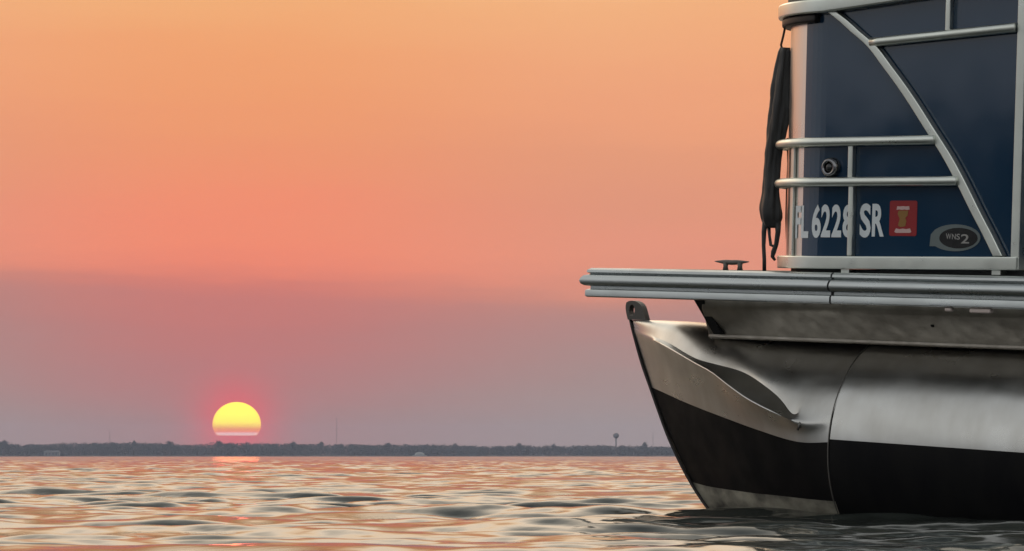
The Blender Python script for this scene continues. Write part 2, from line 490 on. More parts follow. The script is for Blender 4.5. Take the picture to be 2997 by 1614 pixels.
x_joint = at(2417, 835, 0.08).x
XBp = XB
rail_sweep('rub_rail', [(x_joint + 0.003, 0, 0, 1), (XBp, 0, 1, 1)])
rail_sweep('rub_rail', [(-4.6, 0, 0, 1), (x_joint - 0.003, 0, 0, 1)])
rail_sweep('bow_rub_rail', [(XBp, 0, 1, 1), (XBp, -WD, 1, -1)])
rail_sweep('rub_rail', [(XBp, -WD, 1, -1), (-4.6, -WD, 0, -1)])
box('rail_joint', (x_joint - 0.0028, -0.025, Z_RAIL - 0.089), (x_joint + 0.0028, 0.05, Z_RAIL - 0.002), M_black, boat)
box('deck', (-4.6, -WD + 0.031, Z_RAIL - 0.03), (XBp - 0.031, -0.031, Z_RAIL - 0.004), M_deck, boat)
box('deck_underside', (-4.6, -WD + 0.032, Z_RAIL - 0.088), (XBp - 0.032, -0.032, Z_RAIL - 0.0305), M_under, boat)
# small fittings under the rail lip
for (pxa, pxb, py, dz, nm) in ((2763, 2783, 904, 0.012, 'lip_bolt'), (2836, 2898, 905, 0.014, 'lip_clip')):
    a = at(pxa, py, 0.05); b = at(pxb, py, 0.05)
    box(nm, (b.x, 0.03, Z_RAIL - 0.090 - dz), (a.x, 0.05, Z_RAIL - 0.0905), M_clip, boat, bev=0.004)

# ---- riser between deck and pontoon (sloping sheet with a rolled lower lip)


def riser(sgn, parent, label=None):
    xf = at(2052, 900, -0.10).x
    z_hi = Z_RAIL - 0.0885
    yc = VT if sgn > 0 else -WD - VT
    zl0 = at(2060, 990, -0.20).z; zl1 = at(2990, 1026, -0.20).z
    x0 = at(2060, 990, -0.20).x; x1 = at(2990, 1026, -0.20).x
    kz = (zl1 - zl0) / (x1 - x0)
    st = []
    for x in np.linspace(xf, -4.5, 24):
        zl = zl0 + kz * (max(x, x1) - x0)
        yt, yb = -0.10 - VT, -0.20 - VT
        sec = [(yt, z_hi), (yt - 0.004, z_hi - 0.03), (yb + 0.012, zl + 0.014), (yb + 0.014, zl + 0.004), (yb + 0.006, zl), (yb - 0.02, zl + 0.002), (yb - 0.02, zl + 0.03), (yt - 0.03, z_hi - 0.03), (yt - 0.03, z_hi)]
        st.append([Vector((x + (0.038 if x == xf and p[1] < zl + 0.02 else 0.0), yc + sgn * p[0], p[1])) for p in sec])
    vs, fs = sweep(lambda i: st[i], st)
    return bevel(fix_normals(mesh_obj('deck_riser', vs, fs, M_riser, parent)), 0.003)


riser(1, boat); riser(-1, boat)
hb = at(2727, 953, -0.13)
_t = (Z_RAIL - 0.1185 - hb.z) / (Z_RAIL - 0.1185 - at(2727, 1012, -0.2).z - 0.014); YB = -0.104 + (-0.188 + 0.104) * _t
bo = tube('riser_bolt', [(hb.x, YB - 0.02, hb.z), (hb.x, YB + 0.004, hb.z)], 0.0055, M_black, boat, 10)
# the black bracket end at the bow
a = at(2033, 884, -0.07); b = at(2066, 884, -0.07)
xf = at(2052, 900, -0.10).x
v = []
for x in (xf + 0.004, xf - 0.03):
    for (y, z) in ((-0.09, Z_RAIL - 0.0885), (-0.32, Z_RAIL - 0.0885), (-0.32, a.z - 0.10), (-0.17, a.z - 0.10)):
        v.append((x + (0.02 if z > a.z - 0.05 else 0), y, z))
fix_normals(mesh_obj('riser_bracket', v, [(0, 1, 2, 3), (7, 6, 5, 4), (0, 4, 5, 1), (1, 5, 6, 2), (2, 6, 7, 3), (3, 7, 4, 0)], M_black, boat))

# ---- pontoon tubes
X0R = 0.0                                        # seam ring between nose and tube


def ring_pt(a, x=0.0):
    return (x, VT + RT * math.cos(R(a)), RT * math.sin(R(a)))


P_ANG = 5.5
def pontoon(parent_name_mirror):
    mir = parent_name_mirror
    my = (lambda y: y) if not mir else (lambda y: -WD - y)
    # main tube
    angs = [P_ANG - 180 - 11 + 0 for _ in ()]
    A = list(np.linspace(P_ANG, 180 - P_ANG, 37)) + list(np.linspace(180 - P_ANG, 360 + P_ANG, 41))[1:-1]
    xs = list(np.linspace(-0.004, -4.55, 14))
    vs, fs, fm = [], [], []
    for x in xs:
        for a in A:
            p = ring_pt(a, x); vs.append((p[0], my(p[1]), p[2]))
    n = len(A)
    for i in range(len(xs) - 1):
        for j in range(n):
            k = (j + 1) % n
            fs.append((i * n + j, i * n + k, (i + 1) * n + k, (i + 1) * n + j)); fm.append(0 if j < 36 else 1)
    fs.append(tuple((len(xs) - 1) * n + j for j in range(n))); fm.append(0)
    t = fix_normals(mesh_obj('pontoon_tube', vs, fs, None, boat, True, [M_hull, M_bottom], fm))
    # weld seam
    tube('weld_seam', [((0.0005), my(VT + (RT + 0.001) * math.cos(R(a))), (RT + 0.001) * math.sin(R(a))) for a in np.linspace(-60, 150, 60)], 0.0018, M_weld, t, 8)
    # nose cone: lengthwise curves from the stem to the seam ring, top to keel
    VS = VT
    C = []

    def curve(stem, mids, ang):
        P = [at(*stem, VS)] + [at(m[0], m[1], m[2] + VT + 0.315) for m in mids]
        return crom([tuple(p) for p in P] + [ring_pt(ang, 0.10 if False else 0.0)], 28)
    C.append(crom([tuple(at(1850, 938, VS)), tuple(at(1960, 940, VS)), (0.28, VS, 0.335), (0.0, VS, RT)], 28))                    # crown line
    C.append(curve((1849, 937), [(1900, 938, -0.268), (1985, 946, -0.215), (2060, 968, -0.19), (2180, 985, -0.17)], 62))
    C.append(curve((1850, 948), [(1900, 963, -0.258), (1960, 982, -0.205), (2012, 996, -0.172), (2146, 1050, -0.118), (2254, 1101, -0.066)], 39))
    C.append(curve((1853, 965), [(1900, 982, -0.252), (1953, 1002, -0.195), (2036, 1050, -0.140), (2093, 1066, -0.122), (2177, 1090, -0.092), (2239, 1130, -0.056), (2285, 1168, -0.028), (2334, 1224, 0.008)], 19))
    C.append(curve((1854, 971), [(1900, 989, -0.243), (1953, 1016, -0.166), (2040, 1066, -0.080), (2084, 1090, -0.040), (2130, 1126, -0.005), (2189, 1168, 0.020), (2260, 1205, 0.032), (2348, 1241, 0.030)], 14.5))
    C.append(curve((1864, 1000), [(1897, 1022, -0.278), (1960, 1072, -0.222), (2022, 1114, -0.160), (2084, 1146, -0.105), (2200, 1206, -0.035), (2345, 1260, 0.010)], 11))
    C.append(curve((1904, 1131), [(1990, 1166, -0.225), (2100, 1207, -0.125), (2218, 1250, -0.045), (2334, 1286, 0.004)], P_ANG))
    C.append(curve((1958, 1280), [(2050, 1305, -0.215), (2160, 1335, -0.115), (2270, 1355, -0.045), (2360, 1366, -0.005)], -9))
    C.append(curve((2030, 1424), [(2079, 1438, -0.262), (2180, 1450, -0.170), (2265, 1458, -0.105), (2360, 1468, -0.060)], -28))
    C.append(curve((2080, 1496), [(2150, 1506, -0.245), (2260, 1520, -0.165), (2360, 1524, -0.115)], -45))
    C.append(curve((2140, 1575), [(2230, 1590, -0.27), (2340, 1600, -0.22)], -68))
    C.append(crom([tuple(at(2150, 1585, VS)), tuple(at(2260, 1640, VS)), (0.0, VS, -RT)], 28))
    Cn = np.array(C)                                    # curves x samples x 3
    K, n_ = Cn.shape[:2]
    vs, fs, fm = [], [], []
    for side in (0, 1):
        base = len(vs)
        for k in range(K):
            for i in range(n_):
                p = Cn[k, i]; y = p[1] if side == 0 else 2 * VS - p[1]
                vs.append((p[0], my(y), p[2]))
        for k in range(K - 1):
            for i in range(n_ - 1):
                q = (base + k * n_ + i, base + k * n_ + i + 1, base + (k + 1) * n_ + i + 1, base + (k + 1) * n_ + i)
                fs.append(q); fm.append(0 if k < 6 else (2 if k in (8, 9, 10) else 1))
    o = mesh_obj('nose_cone', vs, fs, None, t, True, [M_hull, M_bottom, M_scuff], fm)
    bm = bmesh.new(); bm.from_mesh(o.data)
    bm.verts.ensure_lookup_table()
    cl = bm.edges.layers.float.new('crease_edge')
    for side in (0, 1):
        b0 = side * K * n_
        for k, cr in ((3, 1.0), (4, 1.0)):
            for i in range(n_ - 1):
                e = bm.edges.get((bm.verts[b0 + k * n_ + i], bm.verts[b0 + k * n_ + i + 1]))
                if e:
                    e[cl] = cr if 3 < i < 24 else 0.1
                    if 3 < i < 24: e.smooth = False
        for k in range(K - 1):                           # stem stays sharp
            e = bm.edges.get((bm.verts[b0 + k * n_], bm.verts[b0 + (k + 1) * n_]))
            if e: e[cl] = 1.0
    bmesh.ops.remove_doubles(bm, verts=bm.verts[:], dist=0.0006)
    bmesh.ops.recalc_face_normals(bm, faces=bm.faces[:])
    bm.to_mesh(o.data); bm.free()
    o.modifiers.new('sub', 'SUBSURF').levels = 2
    o.modifiers['sub'].render_levels = 2
    ka = at(2350, 1236, VS + RT - 0.01); kb_ = at(2347, 1258, VS + RT - 0.02)
    tube('strake_end', [(ka.x, my(VS + RT + 0.002), ka.z), (kb_.x, my(VS + RT + 0.001), kb_.z)], 0.004, M_weld, t, 8)
    tube('strake_lip', [(q[0], my(q[1] + 0.001), q[2]) for q in Cn[4][5:24]], [0.002] + [0.003] * 17 + [0.001], M_lip, t, 8)
    # stem strip
    st = [at(px, py, VS) for px, py in ((1846, 934), (1856, 975), (1880, 1062), (1904, 1131), (1930, 1205), (1958, 1280), (1996, 1362), (2030, 1424), (2060, 1470), (2084, 1502), (2140, 1575))]
    tube('stem_strip', [(p[0] + 0.002, my(p[1]), p[2]) for p in crom([tuple(p) for p in st], 30)], 0.0055, M_dark, t, 8)
    # tow eye: plate with a hole at the tip
    e0 = at(1868, 910, VS)
    out2 = [(1844, 936), (1838, 905), (1840, 886), (1850, 881), (1866, 882), (1882, 893), (1890, 915), (1896, 938)]
    hole_c = (1856, 909); hr = (8, 17)
    bm = bmesh.new()
    Q = [at(px, py, VS) for px, py in out2]
    outer = []
    m_ = 24
    oc = crom([(*p, 0) for p in out2] , m_ - 6)
    ol = [(p[0], p[1]) for p in oc] + [(1896 + (1844 - 1896) * k / 7, 938 - k * 2 / 7) for k in range(1, 7)]
    inner = []
    for (px, py) in ol:
        a_ = math.atan2((py - hole_c[1]), (px - hole_c[0])); inner.append((hole_c[0] + hr[0] * math.cos(a_), hole_c[1] + hr[1] * math.sin(a_)))
    vs = []
    for dy in (0.012, -0.012):
        for lst in (ol, inner):
            for px, py in lst:
                p = at(px, py, VS); vs.append((p.x, my(p.y + dy), p.z))
    nn = len(ol); fs = []
    for i in range(nn):
        j = (i + 1) % nn
        fs += [(i, j, nn + j, nn + i), (2 * nn + i, 3 * nn + i, 3 * nn + j, 2 * nn + j), (i, 2 * nn + i, 2 * nn + j, j), (nn + i, nn + j, 3 * nn + j, 3 * nn + i)]
    fix_normals(mesh_obj('tow_eye', vs, fs, M_eye, t))
    return t


pontoon(False); pontoon(True)

# ---- cleat on the bow deck
c0 = at(2092, 768, -0.09); c1 = at(2192, 771, -0.09)
zc = at(2142, 769, -0.09).z
tube('cleat', [(c0.x + (c1.x - c0.x) * t, -0.09, zc + 0.003 * abs(2 * t - 1)) for t in np.linspace(0, 1, 13)], [0.0012, 0.003, 0.0045, 0.006, 0.007, 0.0075, 0.0075, 0.0075, 0.007, 0.006, 0.0045, 0.003, 0.0012], M_eye, boat, 12)
cleat = boat.children[-1] if boat.children else None
for o in bpy.data.objects:
    if o.name == 'cleat': cleat = o
for px in (2124, 2166):
    c = at(px, 770, -0.09)
    tube('leg', [(c.x, -0.09, zc), (c.x, -0.09, zc - 0.012), (c.x, -0.09, Z_RAIL - 0.0045)], [0.0085, 0.007, 0.010], M_eye, cleat, 10)

# ---- docking light on the panel
s, z = on_fence(2430, 491, 0.0); x, y = fpath(s, 0.0)
ax = Vector((fpath(s, 1)[0] - x, fpath(s, 1)[1] - y, 0)).normalized(); sx = Vector((0, 0, 1)).cross(ax)


def disc_lathe(name, prof, m, parent, seg=28):
    c = Vector((x, y, z)); rings = []
    for d, r in prof:
        rings.append([c + ax * d + sx * (r * math.cos(2 * math.pi * k / seg)) + Vector((0, 0, r * math.sin(2 * math.pi * k / seg))) for k in range(seg)])
    vs, fs = sweep(lambda i: rings[i], rings)
    return fix_normals(mesh_obj(name, vs, fs, m, parent, True))


dl = disc_lathe('docking_light', [(-0.0105, 0.030), (-0.004, 0.0295), (0.006, 0.027), (0.012, 0.022), (0.012, 0.017), (0.004, 0.0155), (-0.009, 0.0155)], mat('black_chrome', (0.22, 0.22, 0.23), 0.12, 1.0), boat)
dl['label'] = 'round chrome docking light'
disc_lathe('lens', [(-0.008, 0.0148), (0.003, 0.0145), (0.010, 0.010), (0.012, 0.003)], M_lens, dl)

# ---- flat print on the side panel


def on_panel_mesh(name, verts2d, faces, px0, py0, px1, py1, m, parent, off=-0.0108, thick=0.0006, py0r=None, py1r=None):
    """2D art in the unit square (0..1, y up) laid on the panel between two measured corners"""
    a = on_fence(px0, py1, off)[0]; b = on_fence(px1, py1, off)[0]
    zl = (on_fence(px0, py1, off)[1], on_fence(px0, py0, off)[1])
    vs = []
    for d in (0.0, -thick):
        for (u, w) in verts2d:
            s = a + (b - a) * u; xx, yy = fpath(s, off + d)
            vs.append((xx, yy, zl[0] + (zl[1] - zl[0]) * w))
    n = len(verts2d); fs = [tuple(f) for f in faces] + [tuple(n + i for i in f[::-1]) for f in faces]
    edges = {}
    for f in faces:
        for i in range(len(f)):
            e = (f[i], f[(i + 1) % len(f)])
            edges[e] = 1
    for (i, j) in edges:
        if (j, i) not in edges: fs.append((j, i, n + i, n + j))
    return fix_normals(mesh_obj(name, vs, fs, m, parent))


def glyph(ch, bold=0.032):
    cu = bpy.data.curves.new('g', 'FONT'); cu.body = ch; cu.offset = bold; cu.resolution_u = 4
    ob = bpy.data.objects.new('g', cu); COL.objects.link(ob)
    bpy.context.view_layer.update()
    dg = bpy.context.evaluated_depsgraph_get()
    me = bpy.data.meshes.new_from_object(ob.evaluated_get(dg))
    vs = [(v.co.x, v.co.y) for v in me.vertices]; fs = [tuple(p.vertices) for p in me.polygons]
    bpy.data.objects.remove(ob); bpy.data.curves.remove(cu); bpy.data.meshes.remove(me)
    xs = [v[0] for v in vs]; ys = [v[1] for v in vs]
    return [((v[0] - min(xs)) / (max(xs) - min(xs)), (v[1] - min(ys)) / (max(ys) - min(ys))) for v in vs], fs


for ch, pa, pb, ya, yb in (('F', 2327, 2342, 603, 698), ('L', 2344, 2365, 602, 697), ('6', 2375, 2401, 599, 697), ('2', 2402, 2429, 599, 695), ('2', 2433, 2461, 599, 695),
                           ('8', 2465, 2497, 599, 696), ('S', 2515, 2547, 596, 696), ('R', 2551, 2586, 597, 693)):
    g = glyph(ch)
    on_panel_mesh('digit' if ch.isdigit() else 'letter', g[0], g[1], pa, ya, pb, yb, M_white, side_panel)

SQ = [(0, 0), (1, 0), (1, 1), (0, 1)]
rsq = []
for cx, cy, a0 in ((0.93, 0.94, 0), (0.07, 0.94, 90), (0.07, 0.06, 180), (0.93, 0.06, 270)):
    rsq += [(cx + 0.07 * math.cos(R(a0 + k * 22.5)), cy + 0.06 * math.sin(R(a0 + k * 22.5))) for k in range(5)]
st_ = on_panel_mesh('sticker', rsq, [tuple(range(len(rsq)))], 2602, 588, 2682, 691, M_red, side_panel)
st_['label'] = 'red registration sticker with pale print and a gold figure'
on_panel_mesh('sticker_print', [(0, 0), (0.2, 0.15), (0.4, 0), (0.6, 0.12), (0.8, 0), (1, 0.1), (0.96, 1), (0.7, 0.9), (0.5, 1), (0.25, 0.9), (0.05, 1)], [tuple(range(11))], 2624, 604, 2662, 615, M_pink, side_panel, off=-0.0100)
on_panel_mesh('sticker_print', [(0.0, 0.25), (0.1, 0), (0.9, 0.0), (1, 0.2), (0.92, 1), (0.7, 0.85), (0.5, 0.95), (0.3, 0.8), (0.1, 1.0)], [tuple(range(9))], 2617, 669, 2667, 682, M_pink, side_panel, off=-0.0100)
on_panel_mesh('sticker_figure', [(0.05, 0.1), (0.3, 0), (0.75, 0.05), (0.85, 0.35), (0.72, 0.55), (0.95, 0.7), (1.0, 1.0), (0.1, 1.0), (0.0, 0.8), (0.22, 0.5)], [tuple(range(10))], 2626, 617, 2657, 665, M_gold, side_panel, off=-0.0100)


def oval(n=40): return [(0.5 + 0.5 * math.cos(2 * math.pi * k / n), 0.5 + 0.5 * math.sin(2 * math.pi * k / n)) for k in range(n)]


# grey oval with a squared-off tail at its left, black oval inside it, small pale lettering
badge = [(0.0, 0.18), (0.02, 0.62), (0.10, 0.80)] + [(0.5 + 0.5 * math.cos(R(a)), 0.5 + 0.5 * math.sin(R(a))) for a in range(130, -141, -10)] + [(0.06, 0.18)]
bo_ = on_panel_mesh('badge', badge, [tuple(range(len(badge)))], 2720, 657, 2868, 735, M_badge, side_panel, off=-0.0100, thick=0.0018)
bo_['label'] = 'oval maker badge with black centre'
on_panel_mesh('badge_centre', oval(), [tuple(range(40))], 2748, 667, 2860, 727, M_badgeblack, side_panel, off=-0.0092, thick=0.0007)
for ch, pa, pb, ya, yb in (('W', 2768, 2784, 684, 700), ('N', 2786, 2797, 685, 701), ('S', 2799, 2809, 685, 702), ('2', 2812, 2836, 686, 713)):
    g = glyph(ch, 0.01); on_panel_mesh('badge_letter', g[0], g[1], pa, ya, pb, yb, M_badgeprint, side_panel, off=-0.0084, thick=0.0006)

# ------------------------------------------------------------------ rolled black cover hung on the bow corner
VC = -0.12
cov = empty('hanging_cover', O); cov.rotation_euler = boat.rotation_euler
tag(cov, 'long black rolled canvas cover hanging on a cord from the bow rail corner', 'boat cover')
edge = [(140, 2284, 2309), (152, 2279, 2310), (175, 2275, 2311), (243, 2264, 2310), (331, 2252, 2308), (390, 2246, 2301), (439, 2242, 2290), (488, 2239, 2284), (562, 2234, 2283), (590, 2229, 2286), (611, 2225, 2289), (640, 2228, 2289), (657, 2234, 2282), (668, 2243, 2274)]
rings = []
for py, a, b in [tuple(q) for q in crom([(e[0], e[1], e[2]) for e in edge], 44)]:
    A = at(a, py, VC); B = at(b, py, VC); c = (A + B) / 2; w = (A - B).length / 2
    dx = (A - B).normalized(); ring = []
    for k in range(40):
        t = 2 * math.pi * k / 40
        rr = 1 + 0.13 * math.sin(4 * t + py * 0.003) + 0.06 * math.sin(9 * t + py * 0.011)
        nv = mnoise.noise(Vector((math.cos(t) * 1.3, math.sin(t) * 1.3, py * 0.008))) * 0.22 + mnoise.noise(Vector((math.cos(t) * 3, math.sin(t) * 3, py * 0.03))) * 0.09
        rr = (rr + nv) / 1.12
        ring.append(c + dx * (w * math.cos(t) * rr) + Vector((0, 1, 0)) * (w * 0.75 * math.sin(t) * rr))
    rings.append(ring)
vs, fs = sweep(lambda i: rings[i], rings)
fix_normals(mesh_obj('canvas_roll', vs, fs, M_canvas, cov, True))
tube('cord', [at(2297, 84, VC), at(2292, 108, VC), at(2286, 132, VC), at(2289, 145, VC)], 0.0035, M_cord, cov, 8)
tube('strap', [at(*p, VC) for p in ((2240, 645), (2236, 680), (2235, 720), (2237, 760), (2237, 794))], [0.009, 0.0075, 0.006, 0.006, 0.006], M_canvas, cov, 8)
tube('strap', [at(*p, VC) for p in ((2277, 652), (2277, 680), (2272, 715), (2264, 738), (2261, 752), (2268, 762))], [0.010, 0.008, 0.007, 0.008, 0.006, 0.004], M_canvas, cov, 8)
tube('strap', [at(*p, VC) for p in ((2250, 662), (2252, 690), (2256, 718), (2266, 722))], [0.006, 0.0045, 0.005, 0.004], M_canvas, cov, 8)
tube('gate_cord', [at(*p, -0.2) for p in ((2305, 405), (2307, 480), (2303, 560), (2301, 640), (2304, 740))], 0.0035, M_cord, boat, 6)

# ------------------------------------------------------------------ water: polar sheet round the viewer's position, waves as real relief
def water_sheet():
    rs = [0.4]
    while rs[-1] < 3600:
        r = rs[-1]
        if r < 3.0: d = 0.06
        elif r < 120: d = max(0.017, 0.0020 * r)
        elif r < 500: d = 0.0045 * r
        else: d = 0.012 * r
        rs.append(r + d)
    rs = np.array(rs)
    ang = list(np.arange(-15.0, 15.01, 0.06))
    a = 15.0; st = 0.08; ext = []
    while a < 180:
        st = min(st * 1.22, 6.0); a += st; ext.append(min(a, 180.0))
    ext[-1] = 180.0
    ang = np.array([-e for e in ext[::-1]][1:] + ang + ext)           # -180 excluded (wraps to +180)
    A = np.radians(ang)
    rr, aa = np.meshgrid(rs, A, indexing='ij')
    X = rr * np.sin(aa); Y = rr * np.cos(aa)
    # local grid spacing sets the shortest wave that can be carried
    dr = np.gradient(rs)[:, None]
    da = np.gradient(A)[None, :]
    sp = np.maximum(dr, rr * np.abs(da) * 0.45)
    Z = np.zeros_like(X)
    g = np.random.default_rng(5)
    # slow grouping of the chop
    grp = 0.95 + 0.18 * np.sin(0.35 * X + 0.75 * Y + 1.0) + 0.16 * np.sin(-0.55 * X + 0.42 * Y + 2.4) + 0.15 * np.sin(0.9 * X + 0.2 * Y + 0.3)
    grp = np.clip(grp, 0.25, 1.6)
    nW = 92
    lam = np.exp(np.linspace(math.log(0.11), math.log(4.2), nW)) * g.uniform(0.92, 1.08, nW)
    for l in lam:
        k = 2 * math.pi / l
        th = math.radians(-97) + g.normal(0, 0.36)
        ph = g.uniform(0, 2 * math.pi)
        steep = STEEP * (1.22 if l < 0.45 else (0.62 if l < 1.0 else 0.13))
        amp = steep / k
        att = np.clip((l / sp - 3.0) / 3.0, 0, 1)
        if att.max() <= 0: continue
        p = k * (X * math.cos(th) + Y * math.sin(th)) + ph
        # slightly peaked crests
        Z += amp * att * grp * (np.sin(p) + 0.12 * np.sin(2 * p + math.pi / 2))
    # wind waves carry on farther out
    nr, na = X.shape
    v = np.stack([X, Y, Z], -1).reshape(-1, 3)
    idx = np.arange(nr * na).reshape(nr, na)
    q = np.stack([idx[:-1], np.roll(idx, -1, 1)[:-1], np.roll(idx, -1, 1)[1:], idx[1:]], -1).reshape(-1, 4)
    me = bpy.data.meshes.new('water')
    me.vertices.add(len(v)); me.vertices.foreach_set('co', v.astype(np.float32).ravel())
    me.loops.add(len(q) * 4); me.loops.foreach_set('vertex_index', q.astype(np.int32).ravel())
    me.polygons.add(len(q)); me.polygons.foreach_set('loop_start', np.arange(0, len(q) * 4, 4, dtype=np.int32))
    me.polygons.foreach_set('loop_total', np.full(len(q), 4, dtype=np.int32))
    me.polygons.foreach_set('use_smooth', np.ones(len(q), dtype=bool))
    me.update(calc_edges=True); me.validate()
    o = bpy.data.objects.new('water', me); COL.objects.link(o); return o


STEEP = 0.030
M_water = bpy.data.materials.new('water'); M_water.use_nodes = True
t = M_water.node_tree; b = t.nodes['Principled BSDF']
b.inputs['Base Color'].default_value = (0.034, 0.040, 0.036, 1); b.inputs['Roughness'].default_value = 0.085
b.inputs['IOR'].default_value = 1.333
co = t.nodes.new('ShaderNodeTexCoord'); nn = t.nodes.new('ShaderNodeTexNoise')
nn.inputs['Scale'].default_value = 5.0; nn.inputs['Detail'].default_value = 3
t.links.new(co.outputs['Object'], nn.inputs['Vector'])
bp = t.nodes.new('ShaderNodeBump'); bp.inputs['Strength'].default_value = 0.15; bp.inputs['Distance'].default_value = 0.05
t.links.new(nn.outputs[0], bp.inputs['Height']); # small unresolved wavelets: a field of slopes added to the surface normal, so that it does not fade with distance
n2 = t.nodes.new('ShaderNodeTexNoise'); n2.inputs['Scale'].default_value = 2.2; n2.inputs['Detail'].default_value = 3
t.links.new(co.outputs['Object'], n2.inputs['Vector'])
v1 = t.nodes.new('ShaderNodeVectorMath'); v1.operation = 'SUBTRACT'; v1.inputs[1].default_value = (0.5, 0.5, 0.5); t.links.new(n2.outputs['Color'], v1.inputs[0])
v2 = t.nodes.new('ShaderNodeVectorMath'); v2.operation = 'MULTIPLY'; v2.inputs[1].default_value = (0.45, 1.0, 0.0); t.links.new(v1.outputs[0], v2.inputs[0])
gm = t.nodes.new('ShaderNodeNewGeometry')
v3 = t.nodes.new('ShaderNodeVectorMath'); v3.operation = 'ADD'; t.links.new(gm.outputs['Normal'], v3.inputs[0]); t.links.new(v2.outputs[0], v3.inputs[1])
v4 = t.nodes.new('ShaderNodeVectorMath'); v4.operation = 'NORMALIZE'; t.links.new(v3.outputs[0], v4.inputs[0])
t.links.new(v4.outputs[0], bp.inputs['Normal']); t.links.new(bp.outputs[0], b.inputs['Normal'])
wat = water_sheet(); wat.location.z = -0.022; wat.data.materials.append(M_water)
tag(wat, kind='structure')

# ------------------------------------------------------------------ far shore, 2.5 km off
D = 2500.0
M_leaf = mat('far_foliage', (0.030, 0.036, 0.028), 0.9, var=((0.05, 0.05, 0.1), (0.018, 0.022, 0.017), 1.0))
M_bark = mat('bark', (0.05, 0.04, 0.03), 0.9)
M_soil = mat('shore_soil', (0.045, 0.035, 0.028), 0.95)


def far(px, py=HY, d=D):
    return Vector(((px - CX) / F * d, d, CAM_H + (HY - py) / F * d))


def leaf_cloud(centres, radii, n, size, g):
    """triangular leaf clumps scattered through many ellipsoids -> arrays"""
    c = np.repeat(centres, n, 0); r = np.repeat(radii, n, 0)
    u = g.normal(size=(len(c), 3)); u /= np.linalg.norm(u, axis=1)[:, None]
    u *= (g.uniform(0.25, 1, len(c)) ** 0.45)[:, None]
    p = c + u * r
    a = g.normal(size=(len(c), 3, 3)); a /= np.linalg.norm(a, axis=2)[:, :, None]
    v = p[:, None, :] + a * (size * g.uniform(0.6, 1.4, (len(c), 1, 1)))
    return v.reshape(-1, 3)


def cloud_obj(name, v, m, parent=None):
    me = bpy.data.meshes.new(name); nf = len(v) // 3
    me.vertices.add(len(v)); me.vertices.foreach_set('co', v.astype(np.float32).ravel())
    me.loops.add(len(v)); me.loops.foreach_set('vertex_index', np.arange(len(v), dtype=np.int32))
    me.polygons.add(nf); me.polygons.foreach_set('loop_start', np.arange(0, len(v), 3, dtype=np.int32)); me.polygons.foreach_set('loop_total', np.full(nf, 3, dtype=np.int32))
    me.update(calc_edges=True); me.materials.append(m)
    o = bpy.data.objects.new(name, me); COL.objects.link(o)
    if parent: o.parent = parent
    return o


# treeline height measured along the frame (photo x, photo y of the crowns)
prof_px = np.array([-900, 0, 60, 130, 250, 330, 420, 500, 560, 640, 720, 800, 900, 1000, 1100, 1200, 1330, 1450, 1560, 1650, 1750, 1850, 1960, 2100, 3900])
prof_py = np.array([1294, 1291, 1298, 1297, 1294, 1293, 1294, 1296, 1299, 1294, 1295, 1296, 1297, 1298, 1299, 1300, 1300, 1303, 1301, 1303, 1301, 1303, 1306, 1306, 1308])
g = np.random.default_rng(3)
nc = 2600
px = g.uniform(-1500, 4500, nc); dd_ = D + g.uniform(0, 130, nc)
top = (HY - np.interp(px, prof_px, prof_py)) / F * D + CAM_H
hh = top * g.uniform(0.84, 1.01, nc) 
rz = g.uniform(2.6, 4.2, nc); rx = g.uniform(3.0, 7.0, nc)
cen = np.stack([(px - CX) / F * dd_, dd_, hh - rz], 1); rad = np.stack([rx, rx, rz], 1)
low = cen.copy(); low[:, 2] *= 0.42; low[:, 1] -= 3
va = leaf_cloud(cen, rad, 110, 0.7, g); vb = leaf_cloud(low, rad * np.array([1.1, 1, 1.3]), 70, 1.1, g)
wood = cloud_obj('far_wood', np.concatenate([va, vb]), M_leaf)
tag(wood, 'dark hazy belt of trees along the far shore', 'wood', kind='stuff')
# the land under it: low bank, its water edge wavering a little
vs, fs = [], []
xs = np.linspace(-1500, 4500, 200)
for i, p in enumerate(xs):
    x = (p - CX) / F * D; e = 6 * math.sin(p * 0.011) + 4 * math.sin(p * 0.037)
    vs += [(x, D - 16 + e, -0.6), (x, D - 10 + e, 0.8), (x, D + 40, 1.2), (x * 1.3, D + 900, 2.0)]
for i in range(len(xs) - 1):
    for j in range(3):
        fs.append((i * 4 + j, (i + 1) * 4 + j, (i + 1) * 4 + j + 1, i * 4 + j + 1))
tag(fix_normals(mesh_obj('far_shore', vs, fs, M_soil)), kind='structure')


def far_tree(pxc, pyt, wpx, label, grp=None, first=False):
    d = D - 4; base = far(pxc, HY, d); base.z = 0.8
    h = (HY - pyt - 2.5) / F * d; r = wpx / F * d / 2
    t_ = empty('tree', base); tag(t_, label, 'tree', grp)
    gg = np.random.default_rng(int(pxc))
    cl = []; rd = []
    for k in range(9):
        a = gg.uniform(0, 6.28); q = gg.uniform(0, 0.6)
        cl.append((math.cos(a) * r * q, math.sin(a) * r * q, h - 2.2 - gg.uniform(0, 3.4))); rd.append((r * 0.62, r * 0.62, gg.uniform(1.2, 2.0)))
    cl.append((0, 0, h - 1.6)); rd.append((r * 0.55, r * 0.55, 1.5))
    cloud_obj('crown', leaf_cloud(np.array(cl), np.array(rd), 80, 0.55, gg), M_leaf, t_)
    tube('trunk', [(0, 0, -0.5), (0.1, 0, h * 0.5), (0, 0, h - 2.5)], [0.45, 0.35, 0.12], M_bark, t_, 8)
    return t_


